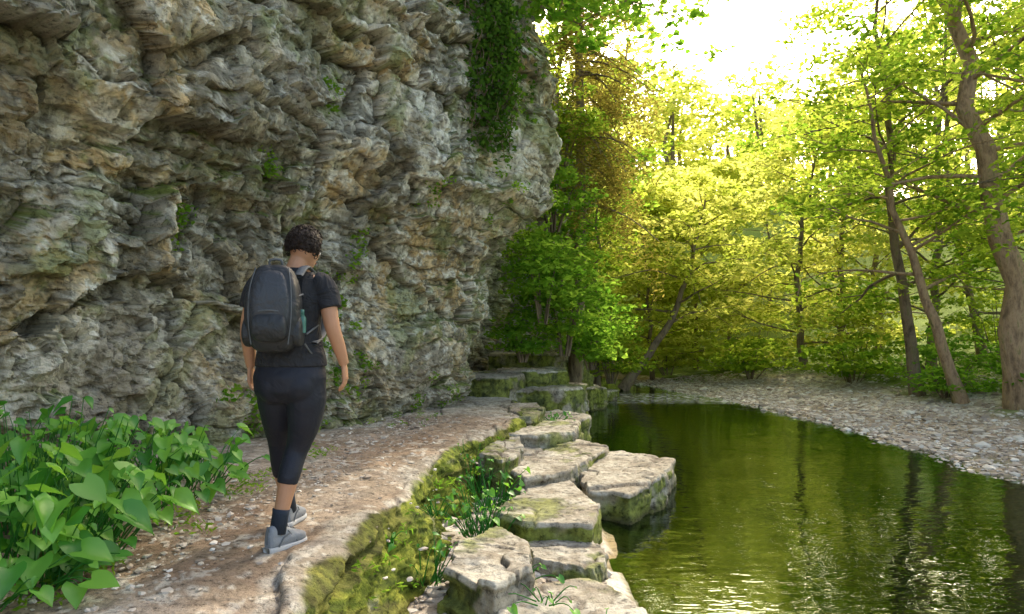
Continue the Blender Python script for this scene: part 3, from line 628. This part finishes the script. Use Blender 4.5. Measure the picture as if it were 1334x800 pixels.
def hand(w,side,dirv):
    w=np.asarray(w,float);d_=np.asarray(dirv,float);d_/=np.linalg.norm(d_)
    fwd=np.array([0,1,0.]);fwd-=d_*fwd.dot(d_);fwd/=np.linalg.norm(fwd);inn=np.cross(d_,fwd);inn*=np.sign(inn[0]*-side)
    P=[]
    P.append(limb([w-d_*.02,w+d_*.03,w+d_*.085],[.024,.036,.036],12,1.0,8))
    pv=np.array(P[0][0]);off=(pv-w)@inn;P[0]=(pv-np.outer(off*.55,inn),P[0][1])
    for k,(ofs,ln) in enumerate(((.028,.070),(.010,.080),(-.009,.074),(-.026,.058))):
        b=w+d_*.078+fwd*ofs;p1=b+d_*ln*.42+inn*.006;p2=p1+d_*ln*.3+inn*ln*.22;p3=p2+d_*ln*.16+inn*ln*.26
        P.append(limb([b-d_*.02,b,p1,p2,p3],[.009,.0095,.009,.008,.0065],8,1,12))
    b=w+d_*.025+fwd*.028+inn*.006;P.append(limb([b-fwd*.015,b+d_*.02+fwd*.016,b+d_*.045+fwd*.022+inn*.012,b+d_*.068+fwd*.02+inn*.02],[.013,.012,.0105,.008],8,1,12))
    return P
RW=(.322,.03,.985);LW=(-.205,.06,.97)
body=[rings([(.84,.035,0,.15,.1),(.95,.037,0,.165,.105),(1.08,.035,0,.14,.1),(1.2,.03,0,.14,.1),(1.32,.03,0,.16,.105),(1.42,.03,0,.165,.09),(1.48,.04,0,.12,.075),(1.52,.05,.01,.06,.055)]),
 limb([(.045,.0,1.45),(.06,.015,1.53),(.08,.04,1.6)],[.062,.053,.05]),
 limb([(.14,0,1.42),(.20,0,1.425),(.232,-.01,1.36),(.268,-.03,1.2),(.30,.0,1.08),RW],[.05,.054,.050,.042,.036,.027]),
 limb([(-.08,0,1.42),(-.135,0,1.425),(-.165,0,1.36),(-.200,-.005,1.19),(-.205,.03,1.07),LW],[.05,.054,.049,.041,.036,.027]),
 limb([(.125,0,.9),(.12,-.01,.75),(.1,.0,.64),(.06,.02,.51),(.043,-.025,.38),(.02,-.055,.24),(0,-.08,.1),(0,-.07,.05)],[.09,.085,.07,.052,.053,.042,.034,.034]),
 limb([(-.05,0,.9),(-.055,.05,.77),(-.065,.11,.64),(-.08,.18,.5),(-.085,.235,.37),(-.09,.33,.22),(-.092,.40,.1),(-.092,.41,.05)],[.09,.085,.07,.052,.053,.042,.034,.034])]
body+=hand(RW,1,(.06,.05,-1));body+=hand(LW,-1,(-.02,.06,-1))
hc=np.array([.092,.055,1.625])
yaw,pit=-.45,-.32
Rz=np.array([[math.cos(yaw),-math.sin(yaw),0],[math.sin(yaw),math.cos(yaw),0],[0,0,1]]);Rx=np.array([[1,0,0],[0,math.cos(pit),-math.sin(pit)],[0,math.sin(pit),math.cos(pit)]]);HR=Rz@Rx
def hp(p): return hc+HR@np.asarray(p,float)
body+=[ellip(hc,(.073,.09,.098),18,1,HR),ellip(hp((0,.028,-.055)),(.05,.055,.055),12,1,HR),ellip(hp((0,.094,-.012)),(.011,.017,.022),8,1,HR),
 ellip(hp((.074,.0,-.01)),(.009,.018,.03),8,1,HR),ellip(hp((-.074,.0,-.01)),(.009,.018,.03),8,1,HR),ellip(hp((0,.082,-.052)),(.022,.009,.007),8,1,HR),ellip(hp((0,.066,-.1)),(.02,.016,.014),8,1,HR)]
remesh('body',body,.0055,MSK,3)
mw_=M('eye_white').princ((.7,.7,.68),.3);md_=M('eye_iris').princ((.03,.02,.01),.3);mlp=M('lips').princ((.35,.12,.09),.5)
for sx in (-1,1):
    for c_,r_,mt_,nm in ((hp((sx*.03,.079,.006)),(.012,.009,.008),mw_,'eye'),(hp((sx*.03,.087,.006)),(.005,.003,.005),md_,'iris'),(hp((sx*.03,.086,.026)),(.016,.005,.003),MHR,'eyebrow')):
        v,f=ellip(c_,r_,10,1,HR);mk(nm,v,np.array(f),mt_,parent=HK)
v,f=ellip(hp((0,.09,-.05)),(.021,.005,.006),10,1,HR);mk('lips',v,np.array(f),mlp,parent=HK)
v,f=ellip((0,0,0),(1,1,1),64);n0=v.copy()
loc=n0*np.array([.084,.1,.103])+[0,-.012,.018]
front=sstep((n0[:,1]-.35)/.4)*sstep((.55-n0[:,2])/.3)
low=sstep((-n0[:,2]-.35)/.3)
f1,f2,*_=voro(np.arctan2(n0[:,0],n0[:,1])*4.2,n0[:,2]*5.5,77)
bumpy=.012*(1-f1)+.006*fbm(n0[:,0]*9,n0[:,1]*9,n0[:,2]*9,3,78)
loc=loc*(1-.28*front[:,None]-.22*low[:,None])+n0*bumpy[:,None]
mk('hair',hc+loc@HR.T,np.array(f),MHR,parent=HK)
W=Acc()
for i in range(420):
    n_=rng.normal(size=3);n_/=np.linalg.norm(n_)
    if n_[1]>.3 and n_[2]<.55 or n_[2]<-.6: continue
    b=n_*[.088,.104,.107]+[0,-.012,.018];t1=np.cross(n_,rng.normal(size=3));t1/=np.linalg.norm(t1);t2=np.cross(n_,t1);r_=rng.uniform(.006,.014)
    p=np.array([b+n_*(.004+.007*math.sin(q*.5))+t1*r_*math.cos(q)+t2*r_*math.sin(q)+t1*.003*q for q in np.linspace(0,5,9)])
    W.add(*tube(hc+p@HR.T,np.r_[.001,np.full(7,.0024),.001],4))
W.make('curls',MHR,parent=HK)
ts=[rings([(.975,.04,-.005,.197,.135),(1.03,.038,-.003,.190,.128),(1.1,.035,0,.172,.12),(1.2,.03,0,.165,.118),(1.32,.03,0,.183,.122),(1.40,.032,0,.185,.11),(1.455,.037,0,.15,.092),(1.49,.045,.0,.09,.075),(1.515,.05,.008,.068,.062)]),
 limb([(.10,0,1.42),(.185,0,1.43),(.228,-.005,1.385),(.254,-.015,1.29)],[.06,.068,.067,.066]),
 limb([(-.04,0,1.42),(-.12,0,1.43),(-.162,0,1.385),(-.186,0,1.29)],[.06,.068,.067,.066])]
remesh('tshirt',ts,.007,MSH,5)
lg=[rings([(.78,.035,0,.165,.09),(.84,.036,-.015,.19,.135),(.92,.037,-.012,.198,.14),(.98,.037,-.003,.185,.125),(1.03,.036,0,.165,.112)]),
 limb([(.125,-.01,.92),(.128,-.01,.8),(.115,.0,.68),(.085,.02,.57),(.062,.018,.5),(.045,-.028,.40),(.036,-.04,.345)],[.1,.108,.092,.070,.061,.060,.054],18),
 limb([(-.05,0,.92),(-.052,.04,.79),(-.062,.1,.67),(-.075,.165,.55),(-.08,.185,.49),(-.085,.232,.39),(-.088,.26,.335)],[.1,.105,.09,.068,.060,.060,.054],18),
 ellip((.105,-.065,.87),(.092,.085,.095),14),ellip((-.03,-.06,.87),(.09,.085,.095),14)]
remesh('leggings',lg,.007,MLG,6)
for (a_,b_) in (((.014,-.062,.215),(0,-.08,.09)),((-.0905,.34,.205),(-.092,.40,.09))):
    a_=np.array(a_);b_=np.array(b_);v,f,c_=tube([a_,a_*.8+b_*.2,b_],[.046,.043,.043],16,True);mk('sock',v,[f,c_],MSO,parent=HK)
def shoe(ax,ay,yw,pitch=0):
    ys_=np.linspace(-.075,.2,22)
    W_=np.interp(ys_,[-.075,-.06,0,.08,.14,.18,.2],[.020,.036,.040,.050,.052,.040,.018]);H_=np.interp(ys_,[-.075,-.06,-.02,.02,.06,.1,.15,.19,.2],[.085,.125,.130,.125,.10,.082,.062,.045,.03])
    def half(Wm,z0,Hm,pw):
        th=np.linspace(0,2*np.pi,24,endpoint=False);R=[]
        for y_,w_,h_ in zip(ys_,W_*Wm,Hm):
            c=np.cos(th);s=np.sin(th);R.append(np.stack([w_*np.sign(c)*abs(c)**pw,np.full(24,y_),z0+h_*.5+h_*.5*np.sign(s)*abs(s)**pw],-1))
        v=np.array(R);k_=len(v)
        v=v.reshape(-1,3);f=[tuple(x) for x in gridfaces(k_,24,wrap=True)];f.append(tuple(range(24)));f.append(tuple(range((k_-1)*24,k_*24)));return v,f
    cy,sy=math.cos(yw),math.sin(yw);R_=np.array([[cy,-sy,0],[sy,cy,0],[0,0,1]])
    T=lambda v:(np.asarray(v)@R_.T)+[ax,ay,0]
    v,f=half(1,.012,H_,.75);v[:,0]*=np.where(v[:,2]>.07,.86,1);remesh('shoe_upper',[(T(v),f)],.006,MSE,2)
    v,f=half(1.08,0,np.interp(ys_,[-.075,.0,.2],[.034,.03,.024]),.4);v[:,1]=v[:,1]*1.04-.002;mk('shoe_sole',T(v),[np.array(f[:-2]),np.array(f[-2:])],MSL,parent=HK)
    W=Acc()
    for q in range(5):
        y_=.03+q*.022;z_=.012+np.interp(y_,ys_,H_)+.002;W.add(*tube(T([(-.026,y_,z_-.012),(0,y_+.004,z_),(.026,y_,z_-.012)]),.003,5))
    for sx in (-1,1): W.add(*tube(T([(sx*.040,-.03,.03),(sx*.043,.0,.07),(sx*.040,.05,.085)]),.004,5));W.add(*tube(T([(sx*.048,.10,.03),(sx*.043,.07,.06),(sx*.036,.04,.10)]),.003,5))
    W.add(*tube(T([(0,-.076,.05),(0,-.084,.10),(0,-.074,.14)]),.005,5))
    W.make('laces_and_trim',MST,parent=HK)
shoe(0,-.075,-.42);shoe(-.092,.40,-.05)
bc=np.array([.012,-.20,1.285]);yb=.10
Rb=np.array([[math.cos(yb),-math.sin(yb),0],[math.sin(yb),math.cos(yb),0],[0,0,1]])
def B(p): return ((np.asarray(p,float)*[.91,.92,.97])@Rb.T)+bc
def packshape(r,e,c,n=36):
    v,f=ellip((0,0,0),r,n,e);t=v[:,2]/r[2];v[:,0]*=1-.16*sstep(t)-.05*sstep(-t);v[:,1]=v[:,1]*(1-.2*sstep(t));v[:,1]-=.03*(1-t*t)*(v[:,1]<0);return v+np.asarray(c),np.array(f)
v,f=packshape((.152,.088,.236),.55,(0,0,0));mk('pack_body',B(v),f,MBP,parent=HK)
v,f=packshape((.108,.05,.19),.6,(0,-.058,.01));mk('pack_front_panel',B(v),f,MBP2,parent=HK)
v,f=packshape((.098,.045,.085),.55,(0,-.088,-.095));mk('pack_pocket',B(v),f,MBP,parent=HK)
for sx in (-1,1): v,f=packshape((.03,.06,.085),.6,(sx*.135,0,-.12));mk('side_pocket',B(v),f,MBP,parent=HK)
v,f=tube(B([(.152,0,-.13),(.152,0,-.05),(.152,0,-.03),(.152,0,-.028),(.152,0,-.005),(.152,0,-.003)]),[.024,.024,.013,.015,.015,.002],14);mk('water_bottle',v,f,MBT,parent=HK)
W=Acc()
for sx in (-1,1):
    W.add(*tube(B(smoothpts([(sx*.09,-.06,.215),(sx*.112,-.095,.1),(sx*.116,-.105,-.05),(sx*.10,-.1,-.19)],16)),.003,6))
    W.add(*tube(B([(sx*.148,.05,.08),(sx*.15,-.03,.07),(sx*.118,-.08,.05)]),.005,5));W.add(*tube(B([(sx*.152,.05,-.06),(sx*.153,-.03,-.07),(sx*.118,-.09,-.085)]),.005,5))
W.add(*tube(B(smoothpts([(-.085,-.125,-.02),(0,-.142,-.012),(.085,-.125,-.02)],10)),.0035,6))
W.add(*tube(B(smoothpts([(-.035,.03,.225),(-.03,.02,.262),(.03,.02,.262),(.035,.03,.225)],12)),.007,6))
W.make('straps_and_zips',MST,parent=HK)
def band(pts,w,th,name):
    p=smoothpts(pts,20);v,f=tube(p,th,8,flat=1,ref=np.array([1.,0,0]));v=v.reshape(20,8,3);cc=p[:,None];v=cc+(v-cc)*np.array([w/th,1,1]);mk(name,v.reshape(-1,3),f,MST,parent=HK)
for sx,x0 in ((1,.125),(-1,-.055)):
    band([(x0-.01*sx,-.14,1.46),(x0,-.06,1.515),(x0+.005*sx,.03,1.50),(x0+.015*sx,.11,1.42),(x0+.03*sx,.135,1.3),(x0+.06*sx,.08,1.16),(x0+.055*sx,-.08,1.10)],.026,.009,'shoulder_strap')
W=Acc();W.add(*tube([(.155,-.12,1.15),(.19,-.02,1.2),(.185,.06,1.25)],.006,5));W.add(*tube([(.15,-.13,1.10),(.185,-.06,1.02),(.2,.0,1.05)],.005,5));W.make('adjusting_straps',MST,parent=HK)

print('leaves',tot)
# ------------------------------------------------------------------ light, sky, camera
el=math.radians(38);az=math.radians(24)
D_=Vector((math.sin(az)*math.cos(el),math.cos(az)*math.cos(el),math.sin(el)))
sl=bpy.data.lights.new('sun','SUN');sl.energy=5;sl.angle=math.radians(.5);sl.color=(1,.91,.72)
so=bpy.data.objects.new('sun',sl);so.rotation_euler=D_.to_track_quat('Z','Y').to_euler();scene.collection.objects.link(so)
w=bpy.data.worlds.new('World');scene.world=w;w.use_nodes=True;nt=w.node_tree
bg=nt.nodes['Background'];sk=nt.nodes.new('ShaderNodeTexSky');sk.sky_type='NISHITA';sk.sun_disc=False;sk.sun_elevation=el;sk.sun_rotation=az;sk.dust_density=5;sk.air_density=1
mxn=nt.nodes.new('ShaderNodeMix');mxn.data_type='RGBA';mxn.blend_type='MULTIPLY';mxn.inputs[0].default_value=1;mxn.inputs[7].default_value=(1,.93,.81,1)
nt.links.new(sk.outputs[0],mxn.inputs[6]);nt.links.new(mxn.outputs[2],bg.inputs[0]);bg.inputs[1].default_value=.64
cd=bpy.data.cameras.new('camera');cd.lens=24;cd.sensor_width=36;cd.clip_end=1000
co=bpy.data.objects.new('camera',cd);co.location=(0,0,1.8);co.rotation_euler=(math.radians(91.93),0,0);scene.collection.objects.link(co);scene.camera=co
scene.view_settings.view_transform='Standard';scene.view_settings.look='None'
